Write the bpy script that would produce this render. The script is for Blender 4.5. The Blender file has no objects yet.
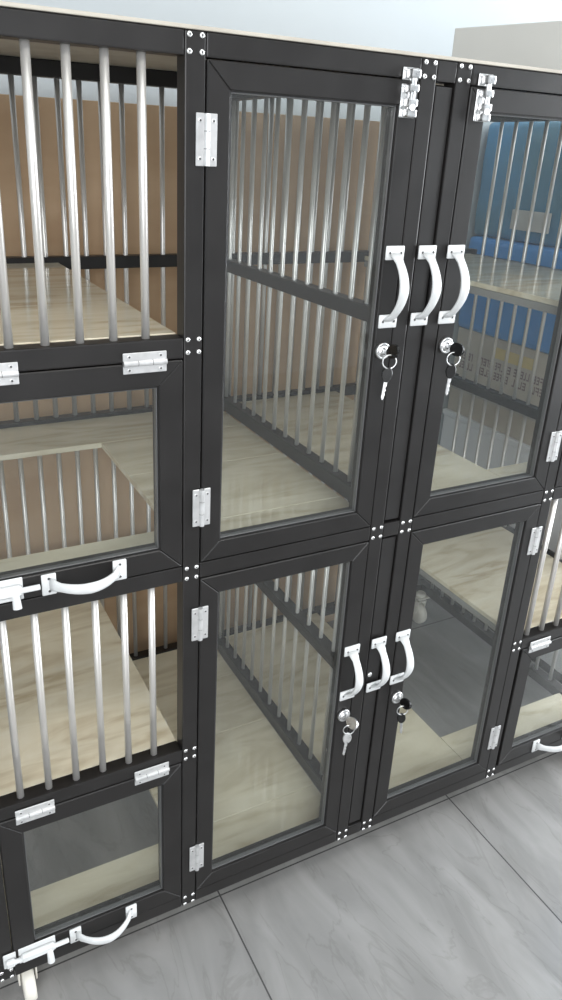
import bpy, bmesh, math, random
from mathutils import Vector, Matrix
random.seed(7)
S = 1.17                 # metres per cage unit
FZ = -0.10               # floor level in cage units
C = bpy.context.scene.collection
PI = math.pi
def W(p): return Vector((p[0]*S, p[1]*S, (p[2]-FZ)*S))

# ------------------------------------------------------------------ materials
def mat(name, base=(.5,.5,.5), rough=.5, metal=0.0, spec=.5):
    m = bpy.data.materials.new(name); m.use_nodes = True
    b = m.node_tree.nodes['Principled BSDF']
    b.inputs['Base Color'].default_value = (*base, 1)
    b.inputs['Roughness'].default_value = rough
    b.inputs['Metallic'].default_value = metal
    b.inputs['Specular IOR Level'].default_value = spec
    return m
def nt(m): return m.node_tree.nodes, m.node_tree.links, m.node_tree.nodes['Principled BSDF']
def noise_mix(m, c1, c2, scale=(1,1,1), detail=4, nscale=5.0, lo=.35, hi=.65, distort=0.0, rough_var=None, bump=0.0, coord='Object'):
    N, L, b = nt(m)
    tc = N.new('ShaderNodeTexCoord'); mp = N.new('ShaderNodeMapping'); mp.inputs['Scale'].default_value = scale
    nz = N.new('ShaderNodeTexNoise'); nz.inputs['Scale'].default_value = nscale; nz.inputs['Detail'].default_value = detail
    nz.inputs['Distortion'].default_value = distort
    cr = N.new('ShaderNodeValToRGB'); cr.color_ramp.elements[0].position = lo; cr.color_ramp.elements[1].position = hi
    cr.color_ramp.elements[0].color = (*c1, 1); cr.color_ramp.elements[1].color = (*c2, 1)
    L.new(tc.outputs[coord], mp.inputs['Vector']); L.new(mp.outputs['Vector'], nz.inputs['Vector'])
    L.new(nz.outputs['Fac'], cr.inputs['Fac']); L.new(cr.outputs['Color'], b.inputs['Base Color'])
    if rough_var:
        mr = N.new('ShaderNodeMapRange'); mr.inputs['To Min'].default_value, mr.inputs['To Max'].default_value = rough_var
        L.new(nz.outputs['Fac'], mr.inputs['Value']); L.new(mr.outputs['Result'], b.inputs['Roughness'])
    if bump:
        bp = N.new('ShaderNodeBump'); bp.inputs['Strength'].default_value = bump; bp.inputs['Distance'].default_value = .001
        L.new(nz.outputs['Fac'], bp.inputs['Height']); L.new(bp.outputs['Normal'], b.inputs['Normal'])
    return m, cr, mp, nz

M_black = mat('black satin paint', rough=.38, spec=.42)
noise_mix(M_black, (.0112,.0101,.0098), (.0143,.0130,.0126), nscale=14, rough_var=(.30,.46))
M_panel = mat('black panel', rough=.4); noise_mix(M_panel, (.0116,.0105,.0103), (.0148,.0136,.0132), nscale=9, rough_var=(.32,.48))
M_bar = mat('brushed aluminium bar', (.72,.72,.71), .33, .6); noise_mix(M_bar, (.60,.58,.55), (.68,.66,.63), scale=(1,1,.15), nscale=60, rough_var=(.27,.38))
M_white = mat('white painted metal', (.83,.84,.84), .34); noise_mix(M_white, (.60,.61,.61), (.67,.68,.68), nscale=30, rough_var=(.28,.42))
M_zinc = mat('zinc plated steel', (.7,.7,.7), .28, 1.0); noise_mix(M_zinc, (.62,.62,.62), (.80,.80,.80), nscale=120, rough_var=(.2,.4))
M_alu = mat('pale aluminium hinge', (.80,.80,.80), .36, .55); noise_mix(M_alu, (.56,.56,.56), (.66,.66,.66), nscale=70, rough_var=(.3,.42))
M_rivet = mat('bright rivet', (.88,.88,.87), .25, .75)
M_hole = mat('screw recess', (.05,.05,.05), .5)
M_bead = mat('clear grey glazing seal', (.10,.102,.103), .35)
M_keyblack = mat('black key plastic', (.006,.006,.006), .22)
M_edge = mat('grey aluminium angle', (.34,.34,.33), .45, .3)
M_castor = mat('cream castor plastic', (.72,.69,.62), .5)
M_lip = mat('cream edge board', (.62,.58,.50), .5); noise_mix(M_lip, (.38,.35,.30), (.46,.43,.37), nscale=12)
M_under = mat('pale wood board', (.45,.36,.28), .6); noise_mix(M_under, (.42,.33,.26), (.48,.39,.31), scale=(1,8,1), nscale=6)

def stone(name, c1, c2, c3, rough=(.10,.2)):
    m = mat(name, c2, .15); m2, cr, mp, nz = noise_mix(m, c1, c3, scale=(1.3,5.5,5.5), nscale=2.6, detail=7, lo=.30, hi=.70, distort=1.6, rough_var=rough)
    e = cr.color_ramp.elements.new(.5); e.color = (*c2, 1)
    return m
M_stone = stone('polished beige marble tile', (.56,.465,.32), (.76,.69,.53), (.83,.78,.64), (.05,.10))
M_stone2 = stone('worn beige marble floor tile', (.55,.475,.34), (.71,.65,.50), (.79,.735,.59), (.025,.07))
for _m in (M_stone, M_stone2): _m.node_tree.nodes['Principled BSDF'].inputs['Specular IOR Level'].default_value = .9
M_stoneedge = mat('tile edge', (.62,.58,.50), .5)

M_glass = bpy.data.materials.new('clear glass'); M_glass.use_nodes = True
def _glass(m):
    N, L = m.node_tree.nodes, m.node_tree.links; N.clear()
    o = N.new('ShaderNodeOutputMaterial'); mx = N.new('ShaderNodeMixShader'); t = N.new('ShaderNodeBsdfTransparent'); g = N.new('ShaderNodeBsdfGlossy'); ge = N.new('ShaderNodeNewGeometry')
    t.inputs['Color'].default_value = (.95,.965,.96,1); g.inputs['Roughness'].default_value = 0.0
    dt = N.new('ShaderNodeVectorMath'); dt.operation = 'DOT_PRODUCT'; L.new(ge.outputs['Incoming'], dt.inputs[0]); L.new(ge.outputs['Normal'], dt.inputs[1])
    def mth(op, a, b):
        n = N.new('ShaderNodeMath'); n.operation = op
        for i, v in enumerate((a, b)):
            if v is None: continue
            if isinstance(v, (int, float)): n.inputs[i].default_value = v
            else: L.new(v, n.inputs[i])
        return n.outputs[0]
    k = mth('POWER', mth('SUBTRACT', 1.0, mth('ABSOLUTE', dt.outputs['Value'], None)), 5.0)   # Schlick's approximation
    fr = mth('ADD', .04, mth('MULTIPLY', k, .96))
    L.new(fr, mx.inputs[0]); L.new(t.outputs[0], mx.inputs[1]); L.new(g.outputs[0], mx.inputs[2]); 
    dm = N.new('ShaderNodeMixShader'); df = N.new('ShaderNodeBsdfDiffuse'); df.inputs['Color'].default_value = (.78,.80,.79,1); dm.inputs[0].default_value = .010   # milky veil over the glass, put in as faint diffuse white
    L.new(mx.outputs[0], dm.inputs[1]); L.new(df.outputs[0], dm.inputs[2]); L.new(dm.outputs[0], o.inputs[0])
_glass(M_glass)

M_tan = mat('brown cardboard', (.36,.235,.15), .6)
noise_mix(M_tan, (.46,.30,.175), (.58,.41,.26), scale=(1.0,1.0,3.0), nscale=2.2, detail=5, lo=.3, hi=.7, distort=.6)
M_carton = mat('kraft carton', (.52,.46,.38), .7); noise_mix(M_carton, (.50,.44,.36), (.56,.50,.42), nscale=8)
M_label = mat('yellow label', (.66,.52,.22), .6)
M_ink = mat('carton ink', (.24,.17,.17), .7)
M_blue = mat('bright blue plastic', (.035,.20,.52), .35); noise_mix(M_blue, (.04,.24,.60), (.06,.30,.70), nscale=6, bump=.3)
M_teal = mat('blue film wrapped pack', (.05,.17,.30), .22); noise_mix(M_teal, (.08,.20,.27), (.06,.24,.44), nscale=4, rough_var=(.12,.3), bump=.8)
M_greybox = mat('pale grey board', (.57,.565,.54), .75); noise_mix(M_greybox, (.46,.455,.43), (.50,.495,.47), nscale=3)
M_whitecab = mat('white laminate', (.82,.83,.84), .45)
M_wall = mat('cool white plaster', (.72,.76,.78), .85); noise_mix(M_wall, (.45,.485,.505), (.485,.52,.535), nscale=1.5, bump=.05)
M_ceil = mat('white ceiling', (.78,.79,.79), .9)

# ------------------------------------------------------------------ mesh helpers (cage units)
def B(): return bmesh.new()
def box(bm, x0,x1,y0,y1,z0,z1, bev=0.0, seg=2):
    r = bmesh.ops.create_cube(bm, size=1.0); vs = r['verts']
    for v in vs:
        v.co = Vector(((x0+x1)/2+v.co.x*(x1-x0), (y0+y1)/2+v.co.y*(y1-y0), (z0+z1)/2+v.co.z*(z1-z0)))
    if bev > 0:
        es = list({e for v in vs for e in v.link_edges})
        bmesh.ops.bevel(bm, geom=es, offset=bev, segments=seg, profile=.6, affect='EDGES')
    return bm
def prism(bm, pts, y0, y1, bev=0.0):
    """pts: CCW outline in (x, z); extruded from y0 (front) to y1."""
    f = [bm.verts.new((x, y0, z)) for x, z in pts]; k = [bm.verts.new((x, y1, z)) for x, z in pts]
    n = len(pts); fs = [bm.faces.new(f), bm.faces.new(k[::-1])]
    for i in range(n): fs.append(bm.faces.new((f[i], k[i], k[(i+1)%n], f[(i+1)%n])))
    bmesh.ops.recalc_face_normals(bm, faces=fs)
    if bev > 0:
        es = list({e for x in fs for e in x.edges})
        bmesh.ops.bevel(bm, geom=es, offset=bev, segments=1, affect='EDGES')
    return bm
def tube(bm, pts, r, n=12, cap=True, flat=None):
    """sweep a round (or elliptical: flat = other radius along the second axis) section along pts; r may be a list"""
    pts = [Vector(p) for p in pts]; rings = []
    t0 = (pts[1]-pts[0]).normalized(); ref = Vector((1,0,0)) if abs(t0.x) < .8 else Vector((0,0,1))
    for i, p in enumerate(pts):
        t = (pts[min(i+1,len(pts)-1)] - pts[max(i-1,0)]).normalized()
        a = (ref - t*ref.dot(t)).normalized(); b = t.cross(a)
        ra = r[i] if isinstance(r, (list, tuple)) else r; rb = (flat[i] if isinstance(flat, (list,tuple)) else flat) if flat else ra
        rings.append([bm.verts.new(p + a*ra*math.cos(2*PI*j/n) + b*rb*math.sin(2*PI*j/n)) for j in range(n)])
    fs = []
    for i in range(len(rings)-1):
        for j in range(n): fs.append(bm.faces.new((rings[i][j], rings[i][(j+1)%n], rings[i+1][(j+1)%n], rings[i+1][j])))
    if cap: fs += [bm.faces.new(rings[0][::-1]), bm.faces.new(rings[-1])]
    bmesh.ops.recalc_face_normals(bm, faces=fs)
    return bm
def torus(bm, c, R, r, ax='y', n=28, m=8, tilt=None):
    c = Vector(c); rings = []
    for i in range(n):
        a = 2*PI*i/n; ring = []
        for j in range(m):
            b = 2*PI*j/m; p = Vector(((R+r*math.cos(b))*math.cos(a), r*math.sin(b), (R+r*math.cos(b))*math.sin(a)))
            if tilt: p = tilt @ p
            ring.append(bm.verts.new(c+p))
        rings.append(ring)
    fs = [bm.faces.new((rings[i][j], rings[i][(j+1)%m], rings[(i+1)%n][(j+1)%m], rings[(i+1)%n][j])) for i in range(n) for j in range(m)]
    bmesh.ops.recalc_face_normals(bm, faces=fs)
def lathe(bm, prof, c=(0,0,0), n=24, rot=None):
    """prof: [(radius, offset)] along -y (towards the viewer)"""
    c = Vector(c); rings = []
    for r, o in prof:
        ring = []
        for j in range(n):
            a = 2*PI*j/n; p = Vector((r*math.cos(a), -o, r*math.sin(a)))
            if rot: p = rot @ p
            ring.append(bm.verts.new(c+p))
        rings.append(ring)
    fs = [bm.faces.new((rings[i][j], rings[i][(j+1)%n], rings[i+1][(j+1)%n], rings[i+1][j])) for i in range(len(rings)-1) for j in range(n)]
    fs += [bm.faces.new(rings[0]), bm.faces.new(rings[-1])]
    bmesh.ops.recalc_face_normals(bm, faces=fs)
    return bm

def join(bm, other, mi):
    """append other bm's faces with material index mi"""
    me = bpy.data.meshes.new('tmp'); other.to_mesh(me); other.free(); n0 = len(bm.faces)
    bm.from_mesh(me); bpy.data.meshes.remove(me); bm.faces.ensure_lookup_table()
    for f in bm.faces[n0:]: f.material_index = mi
    return bm

WLOC = {}
def link(o, parent, loc):
    C.objects.link(o); w = W(loc); WLOC[o.name] = w
    if parent is not None:
        o.parent = parent; o.location = w - WLOC[parent.name]
    else: o.location = w
    return o
def obj(name, bm, material, parent=None, loc=None, smooth=False):
    """bm in cage units, absolute if loc is None (origin then goes to its box centre), else relative to loc."""
    me = bpy.data.meshes.new(name)
    if loc is None:
        xs = [v.co for v in bm.verts]
        lo = Vector([min(v[i] for v in xs) for i in range(3)]); hi = Vector([max(v[i] for v in xs) for i in range(3)])
        loc = (lo+hi)/2
        if parent is None: loc.z = lo.z
        for v in bm.verts: v.co -= loc
    for v in bm.verts: v.co *= S
    bm.to_mesh(me); bm.free()
    mats = material if isinstance(material, (list, tuple)) else [material]
    for m in mats: me.materials.append(m)
    if smooth:
        me.polygons.foreach_set('use_smooth', [True]*len(me.polygons))
    return link(bpy.data.objects.new(name, me), parent, loc)
def copy_part(src, parent, loc):
    """a copy of a part (with copies of its own children) at a new place; shares mesh data"""
    o = src.copy(); C.objects.link(o); w = W(loc); WLOC[o.name] = w
    o.parent = parent; o.location = w - WLOC[parent.name]
    for ch in list(src.children):
        c = ch.copy(); C.objects.link(c); c.parent = o; WLOC[c.name] = w + c.location
    return o
def tag(o, label=None, cat=None, group=None, kind=None):
    if label: o['label'] = label
    if cat: o['category'] = cat
    if group: o['group'] = group
    if kind: o['kind'] = kind
    return o
def empty(name, loc, label, cat, group=None):
    o = bpy.data.objects.new(name, None); o.empty_display_size = .05
    link(o, None, loc); return tag(o, label, cat, group)
def struct(name, bm, m): return tag(obj(name, bm, m), kind='structure')

# ------------------------------------------------------------------ main dimensions
TW = .0225; H2 = TW/2                       # square tube
XL, XA, XB, XC, XD, XE = -.280, 0.0, .2905, .3425, .635, .955
Z1, Z2, Z3, Z4, Z5 = 1.2, .9, .6, .3, 0.0
YB = .618                                    # centre of the rear frame
XP = .312                                    # dividing grille between the two halves

cab = empty('pet_cage_cabinet', (.33,.3,FZ), 'black framed cabinet of pet cages with glass doors, barred openings and white handles', 'pet cage')

# posts and rails ---------------------------------------------------
def post(x, y0, zt=1.2115): obj('post', box(B(), x-H2, x+H2, y0, y0+TW, -H2, zt, .0016), M_black, cab)
def rail(x0, x1, y0, z, h=TW, name='rail'): obj(name, box(B(), x0, x1, y0, y0+TW, z-h/2, z+h/2, .0016), M_black, cab)
def drail(x, y0, y1, z, h=TW, name='side_rail'): obj(name, box(B(), x-H2, x+H2, y0, y1, z-h/2, z+h/2, .0016), M_black, cab)
for x in (XL, XA, XB, XC, XD, XE): post(x, 0)
g = .0006
cols = [(XL,XA),(XA,XB),(XB,XC),(XC,XD),(XD,XE)]
for k, (a, b) in enumerate(cols):
    for z in (Z1, Z3, Z5): rail(a+H2+g, b-H2-g, 0, z)
    if k in (0, 4):
        for z0, z1 in ((.8835,.9070), (.2875,.3090)): rail(a+H2+g, b-H2-g, 0, (z0+z1)/2, z1-z0)
YR = YB-H2
for x in (XL, XP): post(x, YR, 1.2295)
rb = [XL, XP, XE]
for a, b in zip(rb[:-1], rb[1:]):
    for z in (Z1+.0165, Z2+.006, Z3+.004, Z4, Z5): rail(a+H2+g, b-H2-g + (TW if b == XE else 0), YR, z, TW+(.003 if z > 1 else 0), name='rear_rail')
for x in (XL, XE):
    for z in (Z1, Z2-.004, Z3, Z4-.004, Z5): drail(x, TW+g, YR-g, z)
# dividing grille in the middle (own rails)
for z, h in ((Z1,TW), (Z2,TW), (.6205,.0245), (Z4,TW), (.0205,.0245)): drail(XP, TW+g, YR-g, z, h, name='divider_rail')

# bars ---------------------------------------------------------------
RB = .0047
def bar_bm(h, r=RB):
    bm = B(); tube(bm, [(0,0,0),(0,0,h*.5),(0,0,h)], r, 12); return bm
hb = (Z1-H2)-.906
bar0 = None
def put_bar(x, y, z0, src):
    return copy_part(src, cab, (x, y, z0))
bars_f = [-.2345+.0368*i for i in range(6)]
bars_r = [.668+.0372*i for i in range(8)]
first = obj('bar', bar_bm(hb), M_bar, cab, (bars_f[0]-.002, H2, .906), True)
for x in bars_f[1:]: put_bar(x-.002, H2, .906, first)
for x in bars_f: put_bar(x, H2, .308, first)
for x in bars_r: put_bar(x, H2, .308, first)
for x in bars_r: put_bar(x, H2, .906, first)
n_bar = 6+6+8+8
# dividing grille: bars run through the middle rail
ydiv = [.1095+.0425*i for i in range(-1, 12)]
d_hi = obj('bar', bar_bm((Z1-H2)-(Z3+.022+H2), .0038), M_bar, cab, (XP, ydiv[0], Z3+.022+H2), True)
for y in ydiv[1:]: put_bar(XP, y, Z3+.022+H2, d_hi)
d_lo = obj('bar', bar_bm((Z3-H2)-(Z5+.021+H2), .0038), M_bar, cab, (XP, ydiv[0], Z5+.021+H2), True)
for y in ydiv[1:]: put_bar(XP, y, Z5+.021+H2, d_lo)
n_bar += 26
# right-hand side grille
s_bar = None
for z0 in (Z3+H2, Z5+H2):
    for y in ydiv:
        if s_bar is None: s_bar = obj('bar', bar_bm(Z1-Z3-TW, .0042), M_bar, cab, (XE, y, z0), True)
        else: put_bar(XE, y, z0, s_bar)
n_bar += 26
# rear grille: the left-hand upper ones as bars of their own, the rest as one part
xr = [-.2520+.0368*i for i in range(33)]
xr = [x for x in xr if XL+.02 < x < XE-.02 and abs(x-XP) > .014]
r_first = None
for x in xr:
    if n_bar >= 99: break
    if r_first is None: r_first = obj('bar', bar_bm(Z1-Z3-TW+.016, RB), M_bar, cab, (x, YB, Z3+H2), True)
    else: put_bar(x, YB, Z3+H2, r_first)
    n_bar += 1; last_ind = x
bm = B()
for x in xr:
    if x > last_ind: tube(bm, [(x,YB,Z3+H2),(x,YB,.9),(x,YB,Z1-H2+.016)], RB, 10)
    tube(bm, [(x,YB,Z5+H2),(x,YB,.3),(x,YB,Z3-H2)], RB, 10)
for z0, z1 in ((Z3+H2, Z1-H2), (Z5+H2, Z3-H2)):
    for y in ydiv: tube(bm, [(XL,y,z0),(XL,y,(z0+z1)/2),(XL,y,z1)], .0042, 8)
tag(obj('rear_bars', bm, M_bar, cab, smooth=True), kind='stuff')

# boards --------------------------------------------------------------
ZF = .608; ZS = .908; TH = .010
yin0, yin1 = TW+.001, YR-.001
def slab(name, parts, z, m, th=TH):
    bm = B()
    for x0,x1,y0,y1 in parts: box(bm, x0,x1,y0,y1, z-th, z, .0008, 1)
    return obj(name, bm, m, cab)
xl, xr_ = XL+H2+.001, XE-H2-.001
hx0, hx1, hy0, hy1 = -.255, .016, .112, .470        # opening under the left shelf
rx0, rx1, ry1 = .602, .9430, .520                    # opening under the right shelf
j = .0007
for z in (ZF, .008):
    yj = .31
    slab('floor_board', [(xl, XP-H2-.001, yin0, hy0), (xl, hx0, hy0+j, hy1), (hx1, XP-H2-.001, hy0+j, yj), (hx1, XP-H2-.001, yj+j, hy1), (xl, XP-H2-.001, hy1+j, yin1)], z, M_stone2)
    slab('floor_board', [(XP+H2+.001, rx0-j, yin0, yin1), (rx0, xr_, yin0, hy0)], z, M_stone2)
for z in (ZS, .308):
    slab('shelf_board', [(xl, XA-H2-.0005, yin0-.0, yin1)], z, M_stone, .009)
    obj('shelf_rail', box(B(), XA-H2-.0145, XA-H2-.001, yin0, yin1, z-.0225, z-.0096, .001), M_edge, cab)
    slab('shelf_board', [(XD+H2+.0005, xr_, yin0, yin1)], z, M_stone, .009)
    obj('shelf_rail', box(B(), XD+H2+.001, XD+H2+.0145, yin0, yin1, z-.0225, z-.0096, .001), M_edge, cab)
# top board
bm = box(B(), XL-H2, XE+H2, -.002, YB+H2+.004, 1.2117, 1.2155, .0006, 1)
for v in bm.verts: v.co.z += .0185*max(0, v.co.y)/YB
obj('top_board', bm, M_lip, cab)

# rivets --------------------------------------------------------------
def rivet_bm(): return join(lathe(B(), [(.0029,0),(.0028,.0008),(.0023,.0016),(.0012,.0019),(.0004,.0019)], n=14), lathe(B(), [(.0011,.0019),(.0010,.00205)], n=8), 1)
rv = None
def rivets(x, z, dx=.0067, dz=.0074):
    global rv
    for i in (-1,1):
        for k in (-1,1):
            p = (x+i*dx, -.0003, z+k*dz)
            if rv is None: rv = obj('rivet', rivet_bm(), [M_rivet, M_hole], cab, p, True)
            else: copy_part(rv, cab, p)
for z in (Z1,.8975,Z3,.2995,Z5): rivets(XA, z); rivets(XD, z)
for z in (Z1,Z3,Z5): rivets(XB, z); rivets(XC, z)
rivets(XL, Z5); rivets(XL, Z4); rivets(XL, Z3)

# hardware -------------------------------------------------------------
def handle_bm(vertical):
    """D handle 0.104 long bowing forward (-y); vertical along z with wide end plates"""
    bm = B(); L = .104
    for s in (-1, 1):
        z = s*(L/2-.0095)
        o = [(-.0138,z-.0085),(.0138,z-.0085),(.0138,z+.0085),(-.0138,z+.0085)]
        prism(bm, o, -.0032, 0, .0009)
        for x in (-.0085, .0085):
            lathe(bm, [(.0026,.0031),(.0026,.0036),(.0018,.0036),(.0012,.0034)], (x,0,z), 10)
    pts, ra, rb_ = [], [], []
    n = 18
    for i in range(n+1):
        t = i/n; z = -L/2+.0115+(L-.023)*t
        y = -.0030-.0255*(max(0,math.sin(PI*t)))**.75
        e = abs(2*t-1)
        pts.append((0,y,z)); ra.append(.0058+.0014*(1-e)+.0034*max(0,e-.8)/.2); rb_.append(.0027+.0010*(1-e))
    tube(bm, pts, ra, 12, True, rb_)
    if not vertical:
        bmesh.ops.rotate(bm, verts=bm.verts, cent=(0,0,0), matrix=Matrix.Rotation(PI/2, 3, 'Y'))
    return bm
def holes_bm(vertical):
    bm = B(); L = .104
    for s, x in ((-1,.0085),(1,.0085),(-1,-.0085),(1,-.0085)):
        lathe(bm, [(.0017,.0030),(.0017,.00375)], (x,0,s*(L/2-.0095)), 8)
    if not vertical: bmesh.ops.rotate(bm, verts=bm.verts, cent=(0,0,0), matrix=Matrix.Rotation(PI/2, 3, 'Y'))
    return bm
_proto = {}
def place(kind, make, mats, parent, loc, name, smooth=True):
    if kind not in _proto:
        _proto[kind] = obj(name, make(), mats, parent, loc, smooth); return _proto[kind]
    return copy_part(_proto[kind], parent, loc)
def autosmooth(o):
    return o
def handle(parent, x, z, vertical=True):
    return place('h%d' % vertical, lambda: join(handle_bm(vertical), holes_bm(vertical), 1), [M_white, M_hole], parent, (x, -.0012, z), 'handle', True)
def hinge_bm(vertical=True):
    scr = []
    bm = B(); L = .0505
    box(bm, -.0118,-.0028, -.0022,0, -L/2, L/2, .0006, 1); box(bm, .0028,.0118, -.0022,0, -L/2, L/2, .0006, 1)
    for k in range(3):
        a = -L/2+k*L/3+.0003; b_ = a+L/3-.0006
        tube(bm, [(0,-.0026,a),(0,-.0026,b_)], .0034, 12)
    for z in (-L*.36, L*.36):
        for x in (-.0075, .0075):
            scr.append((x,z)); lathe(bm, [(.0023,.0021),(.0022,.0027),(.0017,.0029)], (x,0,z), 10)
    hb_ = B()
    for x, z in scr: lathe(hb_, [(.0013,.0028),(.0011,.0031)], (x,0,z), 8)
    for k in (1,2): tube(hb_, [(0,-.0026,-L/2+k*L/3-.0004),(0,-.0026,-L/2+k*L/3+.0004)], .00325, 10)
    join(bm, hb_, 1)
    if not vertical: bmesh.ops.rotate(bm, verts=bm.verts, cent=(0,0,0), matrix=Matrix.Rotation(PI/2, 3, 'Y'))
    return bm
def hinge(parent, x, z, vertical=True):
    return place('hinge%d' % vertical, lambda: hinge_bm(vertical), [M_alu, M_hole], parent, (x, -.0012, z), 'hinge', False)
def lock(parent, x, z):
    def mk():
        bm = lathe(B(), [(.0112,0),(.0112,.003),(.0104,.0046),(.0088,.0050),(.0082,.0040),(.0076,.0040),(.0070,.0058),(.002,.0060)], n=28)
        return join(bm, box(B(), -.0008,.0008, -.0068,-.0060, -.0045,.0045), 1)
    return place('lock', mk, [M_zinc, M_hole], parent, (x, -.0012, z), 'door_lock', True)
def bolt(parent, x, z):
    """vertical tower bolt: body on the door, keeper above it on the top rail"""
    def mk():
        bm = B()
        box(bm, -.0110,.0110, -.0016,0, -.026,.009, .0006, 1)
        for zz in (-.0215, -.0105, .0045): 
            box(bm, -.0066,.0066, -.0115,-.0014, zz-.0042, zz+.0042, .0018, 2)
        tube(bm, [(0,-.0072,-.024),(0,-.0072,.022)], .0036, 12)
        tube(bm, [(0,-.0072,-.0155),(-.001,-.012,-.0155),(-.003,-.0145,-.0155)], [.0024,.0024,.0032], 10)
        box(bm, -.0110,.0110, -.0016,0, .0125,.026, .0006, 1)
        box(bm, -.0066,.0066, -.0125,-.0014, .0145,.024, .0022, 2)
        for zz in (-.024,.0065,.0235):
            for xx in (-.0088,.0088): lathe(bm, [(.0018,.0015),(.0016,.0022),(.0008,.0025)], (xx,0,zz), 8)
        return bm
    return place('bolt', mk, M_zinc, parent, (x, -.0012, z), 'bolt', False)
def flip_bolt(parent, x, z, mirror):
    """white barrel bolt lying along x; keeper on the post"""
    s = -1 if mirror else 1
    def mk():
        bm = B()
        box(bm, -.026,.026, -.0022,0, -.0145,.0145, .0009, 1)
        prism(bm, [(-.024,-.0065),(.024,-.0065),(.024,.0075),(-.024,.0075)], -.0105, -.002, .003)
        tube(bm, [(-.042,-.0065,0),(.044,-.0065,0)], .0034, 12)
        tube(bm, [(.016,-.007,-.002),(.016,-.013,-.008),(.016,-.0155,-.017)], [.0042,.0046,.0052], 12)
        box(bm, -.047,-.0295, -.0022,0, -.0135,.0135, .0009, 1)
        prism(bm, [(-.0455,-.0065),(-.031,-.0065),(-.031,.0065),(-.0455,.0065)], -.0105, -.002, .003)
        for xx in (-.021,.021): lathe(bm, [(.0018,.002),(.0016,.0026)], (xx,0,.011), 8)
        if mirror: bmesh.ops.rotate(bm, verts=bm.verts, cent=(0,0,0), matrix=Matrix.Rotation(PI, 3, 'Y'))
        return bm
    return place('fb%d' % mirror, mk, M_white, parent, (x, -.0012, z), 'bolt', False)

# doors ----------------------------------------------------------------
def mitre_frame(bm, x0,x1,z0,z1, w, y0,y1, bev=.0011):
    prism(bm, [(x0,z0),(x1,z0),(x1-w,z0+w),(x0+w,z0+w)], y0,y1, bev)
    prism(bm, [(x1,z0),(x1,z1),(x1-w,z1-w),(x1-w,z0+w)], y0,y1, bev)
    prism(bm, [(x1,z1),(x0,z1),(x0+w,z1-w),(x1-w,z1-w)], y0,y1, bev)
    prism(bm, [(x0,z1),(x0,z0),(x0+w,z0+w),(x0+w,z1-w)], y0,y1, bev)
    return bm
def door(name, x0,x1,z0,z1, w=.0262):
    bm = mitre_frame(B(), x0,x1,z0,z1, w, -.0012, .021)
    mitre_frame(bm, x0+w,x1-w,z0+w,z1-w, .0009, .0006, .0195, 0)
    d = obj(name, bm, M_black, cab)
    a = w+.0010
    obj('glazing_bead', mitre_frame(B(), x0+a,x1-a,z0+a,z1-a, (.0014), .0026, .0100, .0003), M_bead, d)
    obj('glass_pane', box(B(), x0+a+.0006,x1-a-.0006,   .0045,.0080, z0+a+.0006,z1-a-.0006), M_glass, d)
    return d
gp = .0015
for (zt, zb, top) in ((Z1-H2-gp, Z3+H2+gp, True), (Z3-H2-gp, Z5+H2+gp, False)):
    d = door('door', XA+H2+gp, XB-H2-gp, zb, zt)
    hx = XA+H2+gp/2
    for z in ((1.113,.692) if top else (.520,.088)): hinge(d, hx, z)
    handle(d, .2670, .9535 if top else .359)
    lock(d, .2640, .8725 if top else .277)
    if top: bolt(d, .2630, 1.174)
    d = door('door', XC+H2+gp, XD-H2-gp, zb, zt)
    hx = XD-H2-gp/2
    for z in ((1.115,.690) if top else (.519,.095)): hinge(d, hx, z)
    handle(d, .3640, .9535 if top else .359)
    lock(d, .3690, .8725 if top else .277)
    if top: bolt(d, .3745, 1.176)
    bm = box(B(), XB+H2+.0036, XC-H2-.0012, .0030, .0190, zb+.002, zt-.003, .0012); box(bm, XB+H2+.0005, XC-H2-.0005, .0192, .0215, zb, zt)  # thin plate added behind the panel keeps light out of the gap
    f = obj('divider_panel', bm, M_panel, cab)
    if not top: obj('screw', lathe(B(), [(.0042,-.0028),(.0040,-.0012),(.0028,-.0006),(.0005,-.0004)], (.3105,0,.338), 16), M_rivet, f, smooth=True)
    hnd = handle(f, .3175, .9535 if top else .359)
def flip(x0, x1, z0, z1, right):
    d = door('feeding_door', x0,x1,z0,z1, .0290)
    xh = [x0+.0475, x1-.0455] if not right else [x0+.0410, x1-.046]
    for x in xh: hinge(d, x, z1+.0012, False)
    xm = (-.1375 if not right else .790)
    handle(d, xm, z0+.0145, False)
    if right: flip_bolt(d, x1-.026, z0+.0165, True)
    else: flip_bolt(d, x0+.0320, z0+.0165, False)
    return d
for zt, zb in ((.8820, Z3+H2+gp), (.2862, Z5+H2+gp)):
    flip(XL+H2+gp, XA-H2-gp, zb, zt, False)
    flip(XD+H2+gp+ (.0045 if zt<.5 else 0), XE-H2-gp, zb, zt, True)

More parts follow.
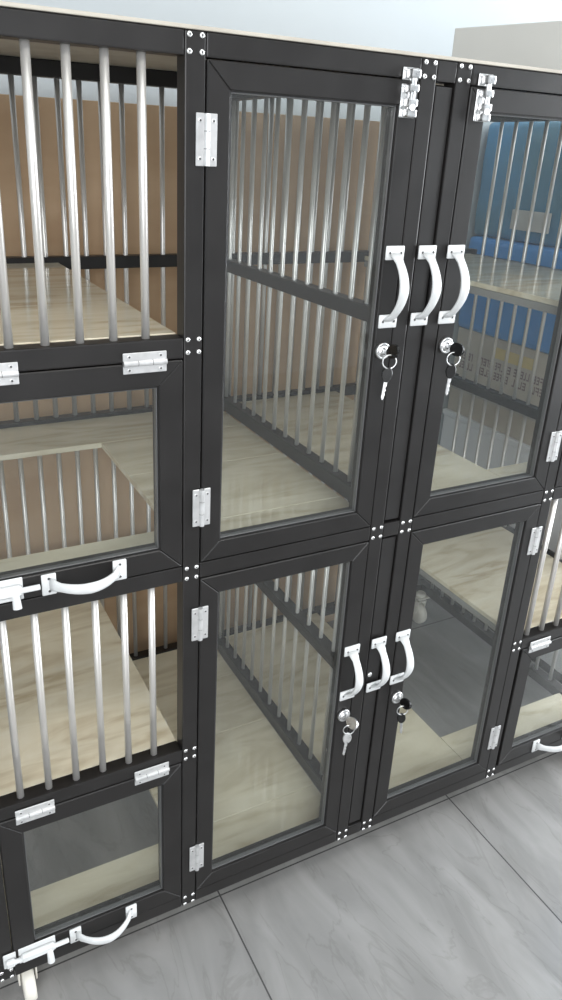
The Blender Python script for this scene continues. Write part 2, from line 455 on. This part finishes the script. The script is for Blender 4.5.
# castors ----------------------------------------------------------------
for cx, cy in ((-.250,.028),(.930,.028),(-.250,.590),(.930,.590)):
    bm = box(B(), cx-.019,cx+.019, cy-.019,cy+.019, -H2-.0045, -H2-.0005, .001)
    lathe(bm, [(.014,0),(.014,.009),(.011,.012)], (cx,cy,-H2-.004), 18, Matrix.Rotation(-PI/2,3,'X'))
    for s in (-1,1):
        fk = prism(B(), [(-.012,-.028),(-.006,-.068),(.006,-.068),(.013,-.028)], s*.0125-.0012, s*.0125+.0012, .0005)
        bmesh.ops.rotate(fk, verts=fk.verts, cent=(0,0,0), matrix=Matrix.Rotation(PI/2,3,'Z')); bmesh.ops.translate(fk, verts=fk.verts, vec=(cx,cy,0)); join(bm, fk, 0)
    box(bm, cx-.0137,cx+.0137, cy-.012,cy+.013, -.030,-.026, .0006)
    c = obj('castor', bm, M_castor, cab)
    w = lathe(B(), [(.010,-.0090),(.0285,-.0085),(.0305,-.005),(.0305,.005),(.0285,.0085),(.010,.0090)], n=30)
    bmesh.ops.rotate(w, verts=w.verts, cent=(0,0,0), matrix=Matrix.Rotation(PI/2,3,'Z')); bmesh.ops.translate(w, verts=w.verts, vec=(cx,cy,FZ+.0312))
    obj('wheel', w, M_castor, c, smooth=True)

# ------------------------------------------------------------------ keys hanging in the locks
def key_outline(L=.030):
    """hanging key: head at the top (origin at its eye), blade downwards"""
    hd = [(-.0075,-.004),(-.0085,-.010),(-.0068,-.018),(-.003,-.0215),(.003,-.0215),(.0068,-.018),(.0085,-.010),(.0075,-.004),(.004,-.0005),(-.004,-.0005)]
    bl = [(-.0024,-.0215),(-.0024,-.0215-L),(0,-.0245-L),(.0018,-.0222-L)]
    z = -.0215-L
    while z < -.030: bl += [(.0010,z+.002),(.0026,z+.004)]; z += .006
    bl += [(.0026,-.0215)]
    return hd, bl
def keyset(x, z, label, tilt, head_black, swing, turn):
    """tilt: how far the pushed-in key's head is turned about the viewing axis of the lock"""
    k = empty('key_ring', (x,-.007,z), label, 'keys', 'keys hanging in the door locks')
    mh = M_keyblack if head_black else M_zinc
    T = Matrix.Rotation(tilt, 3, 'X')
    def head_profile(): return [(.0085*math.cos(2*PI*i/18)*1.55, .0085*math.sin(2*PI*i/18)*1.05) for i in range(18)]
    bm = B(); box(bm, -.0009,.0009, -.0115,.0006, -.003,.003, .0003, 1)
    shank = obj('key', bm, M_zinc, k, (x,-.0072,z))
    bm = prism(B(), head_profile(), -.0020,.0020,.0008)                       # in the XZ plane ...
    bmesh.ops.rotate(bm, verts=bm.verts, cent=(0,0,0), matrix=Matrix.Rotation(PI/2, 3, 'Z'))   # ... turned into the YZ plane
    bmesh.ops.translate(bm, verts=bm.verts, vec=(0,-.0105,0))
    bmesh.ops.rotate(bm, verts=bm.verts, cent=(0,0,0), matrix=Matrix.Rotation(turn,3,'Y') @ T)
    bmesh.ops.translate(bm, verts=bm.verts, vec=(0,-.0085,0))
    obj('key_head', bm, mh, shank, (x,-.0072,z))
    e = T @ Vector((0,-.0150,0)) ; rc = (x-.003, -.0072-.0085+e.y*.6, z+e.z*.6-.0130)
    bm = B(); torus(bm, rc, .0090, .0009, tilt=Matrix.Rotation(-.35,3,'Z'))
    obj('ring', bm, M_zinc, k, smooth=True)
    L = .022
    hd = [(.0070*math.cos(2*PI*i/18), -.0095+.0105*math.sin(2*PI*i/18)) for i in range(18)]
    bl = [(-.0022,-.019),(-.0022,-.019-L),(0,-.022-L),(.0016,-.0197-L)]
    zz = -.019-L
    while zz < -.026: bl += [(.0010,zz+.002),(.0024,zz+.004)]; zz += .006
    bl += [(.0024,-.019)]
    Q = Matrix.Rotation(swing,3,'Y') @ Matrix.Rotation(-.45,3,'Z')
    bm = prism(B(), bl, -.0008,.0008,.0002); bmesh.ops.rotate(bm, verts=bm.verts, cent=(0,0,0), matrix=Q)
    p = (rc[0], rc[1]+.001, rc[2]-.0075)
    kk = obj('key', bm, M_zinc, k, p)
    bm = prism(B(), hd, -.0018,.0018,.0008); bmesh.ops.rotate(bm, verts=bm.verts, cent=(0,0,0), matrix=Q)
    obj('key_head', bm, mh, kk, p)
keyset(.2640,.8725,'ring with black-headed keys in the lock of the upper left glass door', -.45, True, .10, 0)
keyset(.3690,.8725,'black-headed keys in the lock of the upper right glass door', .05, True, .05, .3)
keyset(.2640,.277,'ring with plain silver keys in the lock of the lower left glass door', -.2, False, .10, .5)
keyset(.3690,.277,'black-headed keys in the lock of the lower right glass door', -.35, True, -.12, .2)

# ------------------------------------------------------------------ things behind and on the cabinet
YW = .80
o = obj('cardboard_sheet', box(B(), -.85,.86, .690,.700, FZ, 1.178, .001), M_tan); tag(o, 'large brown cardboard sheet standing behind the cage cabinet against the wall', 'cardboard')
# carton on top of the cabinet (turned a little)
def turned_box(bm, cx, cy, sx, sy, z0, z1, a, bev=.002):
    box(bm, -sx/2,sx/2,-sy/2,sy/2, z0,z1, bev)
    bmesh.ops.rotate(bm, verts=bm.verts, cent=(0,0,0), matrix=Matrix.Rotation(a,3,'Z')); bmesh.ops.translate(bm, verts=bm.verts, vec=(cx,cy,0))
    return bm
ang = math.radians(22)
far = Vector((.742,.515)); along = Vector((math.sin(ang), -math.cos(ang))); across = Vector((math.cos(ang), math.sin(ang)))
sx, sy = .20, .34
ctr = far + along*sy/2 + across*sx/2
o = obj('storage_box', turned_box(B(), ctr.x, ctr.y, sx, sy, 1.2345, 1.339, ang), M_greybox); tag(o, 'pale grey box lying on top of the cabinet at the right', 'box')
# white low cabinet and the stack of stock to the right of the cages
wc = empty('storage_unit', (1.30,.50,FZ), 'white low storage unit standing to the right of the cages', 'cabinet')
obj('body', box(B(), 1.092,1.60,.12,.78, FZ+.03,.440, .003), M_whitecab, wc)
obj('plinth', box(B(), 1.10,1.58,.13,.76, FZ,FZ+.0295), M_black, wc)
obj('top', box(B(), 1.090,1.61,.115,.785, .4405,.455, .002), M_whitecab, wc)
ct = empty('printed_carton', (1.30,.50,.455), 'beige cardboard carton with a row of printed marks beside the right cages', 'carton')
obj('body', box(B(), 1.10,1.52,.14,.78, .4555,.690, .003), M_carton, ct)
bm = B()
for i in range(9):
    y = .755-i*.066; 
    for r, zz in enumerate((.620, .594)):
        # two short rows of letter-like strokes
        yy = y
        while yy > y-.046:
            wdt = random.choice((.006,.008,.010))
            h = .020
            box(bm, 1.0993,1.1002, yy-wdt,yy-wdt+.0025, zz-h/2,zz+h/2)
            q = random.random()
            if q > .3: box(bm, 1.0993,1.1002, yy-wdt,yy, zz+h/2-.004,zz+h/2)
            if q < .7: box(bm, 1.0993,1.1002, yy-wdt,yy, zz-h/2,zz-h/2+.004)
            if .2 < q < .8: box(bm, 1.0993,1.1002, yy-wdt,yy, zz-.002,zz+.002)
            yy -= wdt+.003
obj('printing', bm, M_ink, ct)
obj('sticker', box(B(), 1.0990,1.1002,.500,.640,.640,.668), M_label, ct)
obj('tape', box(B(), 1.0994,1.1004,.14,.78,.520,.545), M_lip, ct)
def pack(name, x0,x1,y0,y1,z0,z1,m,label,wr):
    bm = box(B(), x0,x1,y0,y1,z0,z1, .018, 3)
    bmesh.ops.subdivide_edges(bm, edges=[e for e in bm.edges if e.calc_length() > .05], cuts=6, use_grid_fill=True)
    for v in bm.verts:
        if v.co.z > z0+.004 :
            n = math.sin(v.co.y*47+v.co.z*31)*math.sin(v.co.x*39-v.co.z*23)
            v.co.x += n*wr; v.co.y += n*wr*.6
    o = obj(name, bm, m, smooth=True); return tag(o, label, 'pack', 'blue packs beside the cages')
pack('wrapped_pack', 1.09,1.53,.14,.785,.6905,.930, M_blue, 'bright blue pack lying on the printed carton', .003)
p2 = pack('wrapped_pack', 1.10,1.54,.14,.785,.9305,1.20, M_teal, 'dull blue film-wrapped pack with grey patch, topmost beside the right cages', .006)
obj('sticker', box(B(), 1.0880,1.0925,.52,.64,.960,1.005,.001), M_greybox, p2)

# ------------------------------------------------------------------ room
bm = B(); box(bm, -2.2,2.6,-3.0,YW+.1, FZ-.05,FZ)
m = M_floor = mat('grey marble floor tile', rough=.22)
N, L, b = nt(m)
geo = N.new('ShaderNodeNewGeometry'); sep = N.new('ShaderNodeSeparateXYZ'); L.new(geo.outputs['Position'], sep.inputs[0])
def math_node(op, a, b_=None, c=None):
    n = N.new('ShaderNodeMath'); n.operation = op
    for i, v in enumerate((a, b_, c)):
        if v is None: continue
        if isinstance(v, (int, float)): n.inputs[i].default_value = v
        else: L.new(v, n.inputs[i])
    return n.outputs[0]
pit = .513*S
def joint(coord, off):
    u = math_node('DIVIDE', math_node('SUBTRACT', coord, off*S), pit)
    fr = math_node('ABSOLUTE', math_node('SUBTRACT', math_node('FRACT', math_node('ADD', u, .5)), .5))
    return math_node('LESS_THAN', math_node('MULTIPLY', fr, pit), .0016)
jt = math_node('MAXIMUM', joint(sep.outputs['X'], .0810), joint(sep.outputs['Y'], .0530))
def vein(sc, rot, nscale, distort, detail=6):
    mp = N.new('ShaderNodeMapping'); mp.inputs['Scale'].default_value = sc; mp.inputs['Rotation'].default_value = (0,0,rot)
    nz = N.new('ShaderNodeTexNoise'); nz.inputs['Scale'].default_value = nscale; nz.inputs['Detail'].default_value = detail; nz.inputs['Distortion'].default_value = distort
    L.new(geo.outputs['Position'], mp.inputs['Vector']); L.new(mp.outputs['Vector'], nz.inputs['Vector']); return nz.outputs['Fac']
r1 = N.new('ShaderNodeValToRGB'); r1.color_ramp.elements[0].position = .34; r1.color_ramp.elements[1].position = .66
r1.color_ramp.elements[0].color = (.222,.220,.216,1); r1.color_ramp.elements[1].color = (.296,.293,.288,1)
L.new(vein((3.2,1.0,1), .65, 3.0, 1.2), r1.inputs['Fac'])
r2 = N.new('ShaderNodeValToRGB'); e = r2.color_ramp.elements; e[0].position = .485; e[1].position = .50; e[0].color = (1,1,1,1); e[1].color = (.86,.855,.85,1)
e2 = e.new(.515); e2.color = (1,1,1,1)
L.new(vein((3.0,.9,1), .75, 2.3, 2.2, 8), r2.inputs['Fac'])
mx = N.new('ShaderNodeMix'); mx.data_type = 'RGBA'; mx.blend_type = 'MULTIPLY'; mx.inputs[0].default_value = .8
L.new(r1.outputs[0], mx.inputs[6]); L.new(r2.outputs[0], mx.inputs[7])
mj = N.new('ShaderNodeMix'); mj.data_type = 'RGBA'; L.new(jt, mj.inputs[0]); L.new(mx.outputs[2], mj.inputs[6]); mj.inputs[7].default_value = (.07,.07,.07,1)
L.new(mj.outputs[2], b.inputs['Base Color'])
struct('floor', bm, m)
struct('wall_back', box(B(), -2.2,2.6,YW,YW+.1,FZ,2.3), M_wall)
struct('wall_left', box(B(), -2.3,-2.2,-3.0,YW+.1,FZ,2.3), M_wall)
struct('ceiling', box(B(), -2.3,2.7,-3.0,YW+.1,2.3,2.4), M_ceil)
bm = B()
box(bm, 2.6,2.7,-3.0,YW+.1,FZ,.05); box(bm, 2.6,2.7,-3.0,YW+.1,2.2,2.3); box(bm, 2.6,2.7,.60,YW+.1,.05,2.2); box(bm, 2.6,2.7,-3.0,-1.45,.05,2.2)
struct('wall_right', bm, M_wall)
bm = B(); mitre_frame(bm, -1.45,.60,.05,2.2,.05,0,.05,.002); box(bm, -.44,-.40,.0,.05,.1,2.15)
bmesh.ops.rotate(bm, verts=bm.verts, cent=(0,0,0), matrix=Matrix.Rotation(PI/2,3,'Z')); bmesh.ops.translate(bm, verts=bm.verts, vec=(2.67,0,0))
struct('window_1', bm, M_whitecab)

# ------------------------------------------------------------------ light
wd = bpy.data.worlds.new('sky'); bpy.context.scene.world = wd; wd.use_nodes = True
bg = wd.node_tree.nodes['Background']; bg.inputs['Color'].default_value = (.92,.955,1.0,1); bg.inputs['Strength'].default_value = .80
def area(name, loc, size, size_y, energy, color, target):
    l = bpy.data.lights.new(name, 'AREA'); l.shape = 'RECTANGLE'; l.size = size*S; l.size_y = size_y*S; l.energy = energy; l.color = color
    o = bpy.data.objects.new(name, l); C.objects.link(o); o.location = W(loc)
    o.rotation_euler = (W(target)-W(loc)).to_track_quat('-Z','Y').to_euler(); return o
area('window_light', (2.85,-.42,1.12), 2.0, 2.1, 225, (.93,.97,1.0), (.6,-.2,.6))
area('front_left_fill', (-1.25,-2.9,1.35), 1.7, 1.8, 150, (.96,.98,1.0), (.5,0,.9))  # added fill from front left, brightens bars and interiors without mirroring in the glass
area('overhead_fill', (.2,-.9,2.27), 1.2, .35, 22, (1.0,.97,.92), (.2,-.9,0))  # unseen lamp added to brighten the cardboard behind from above

# ------------------------------------------------------------------ camera
q = (7.48891154e+02, 4.86824875e-01, 3.92379476e-01, 4.56299608e-02, -3.19402380e-01, -7.79019791e-01, 1.10202177e+00)
ppx, ppy = -21.11, -35.71
f, yaw, pit_, roll = q[:4]
fw0 = Vector((math.sin(yaw), math.cos(yaw), 0)); rt = Vector((math.cos(yaw), -math.sin(yaw), 0)); up = Vector((0,0,1))
F = math.cos(pit_)*fw0 - math.sin(pit_)*up; U0 = math.cos(pit_)*up + math.sin(pit_)*fw0
R = math.cos(roll)*rt + math.sin(roll)*U0; U = -math.sin(roll)*rt + math.cos(roll)*U0
cd = bpy.data.cameras.new('camera'); cam = bpy.data.objects.new('camera', cd); C.objects.link(cam)
mw = Matrix((R, U, -F)).transposed().to_4x4(); mw.translation = W(q[4:7]); cam.matrix_world = mw
cd.sensor_fit = 'VERTICAL'; cd.sensor_height = 36.0; cd.sensor_width = 36.0*.562; cd.lens = f/1000*36.0
cd.shift_x = -ppx/1000; cd.shift_y = ppy/1000
cd.clip_start = .02
sc = bpy.context.scene; sc.camera = cam
vs = sc.view_settings; vs.view_transform = 'Standard'; vs.look = 'None'; vs.exposure = -0.32; vs.gamma = 1.0; vs.use_curve_mapping = False
sc.cycles.use_denoising = True
sc.cycles.transparent_max_bounces = 24; sc.cycles.max_bounces = 12
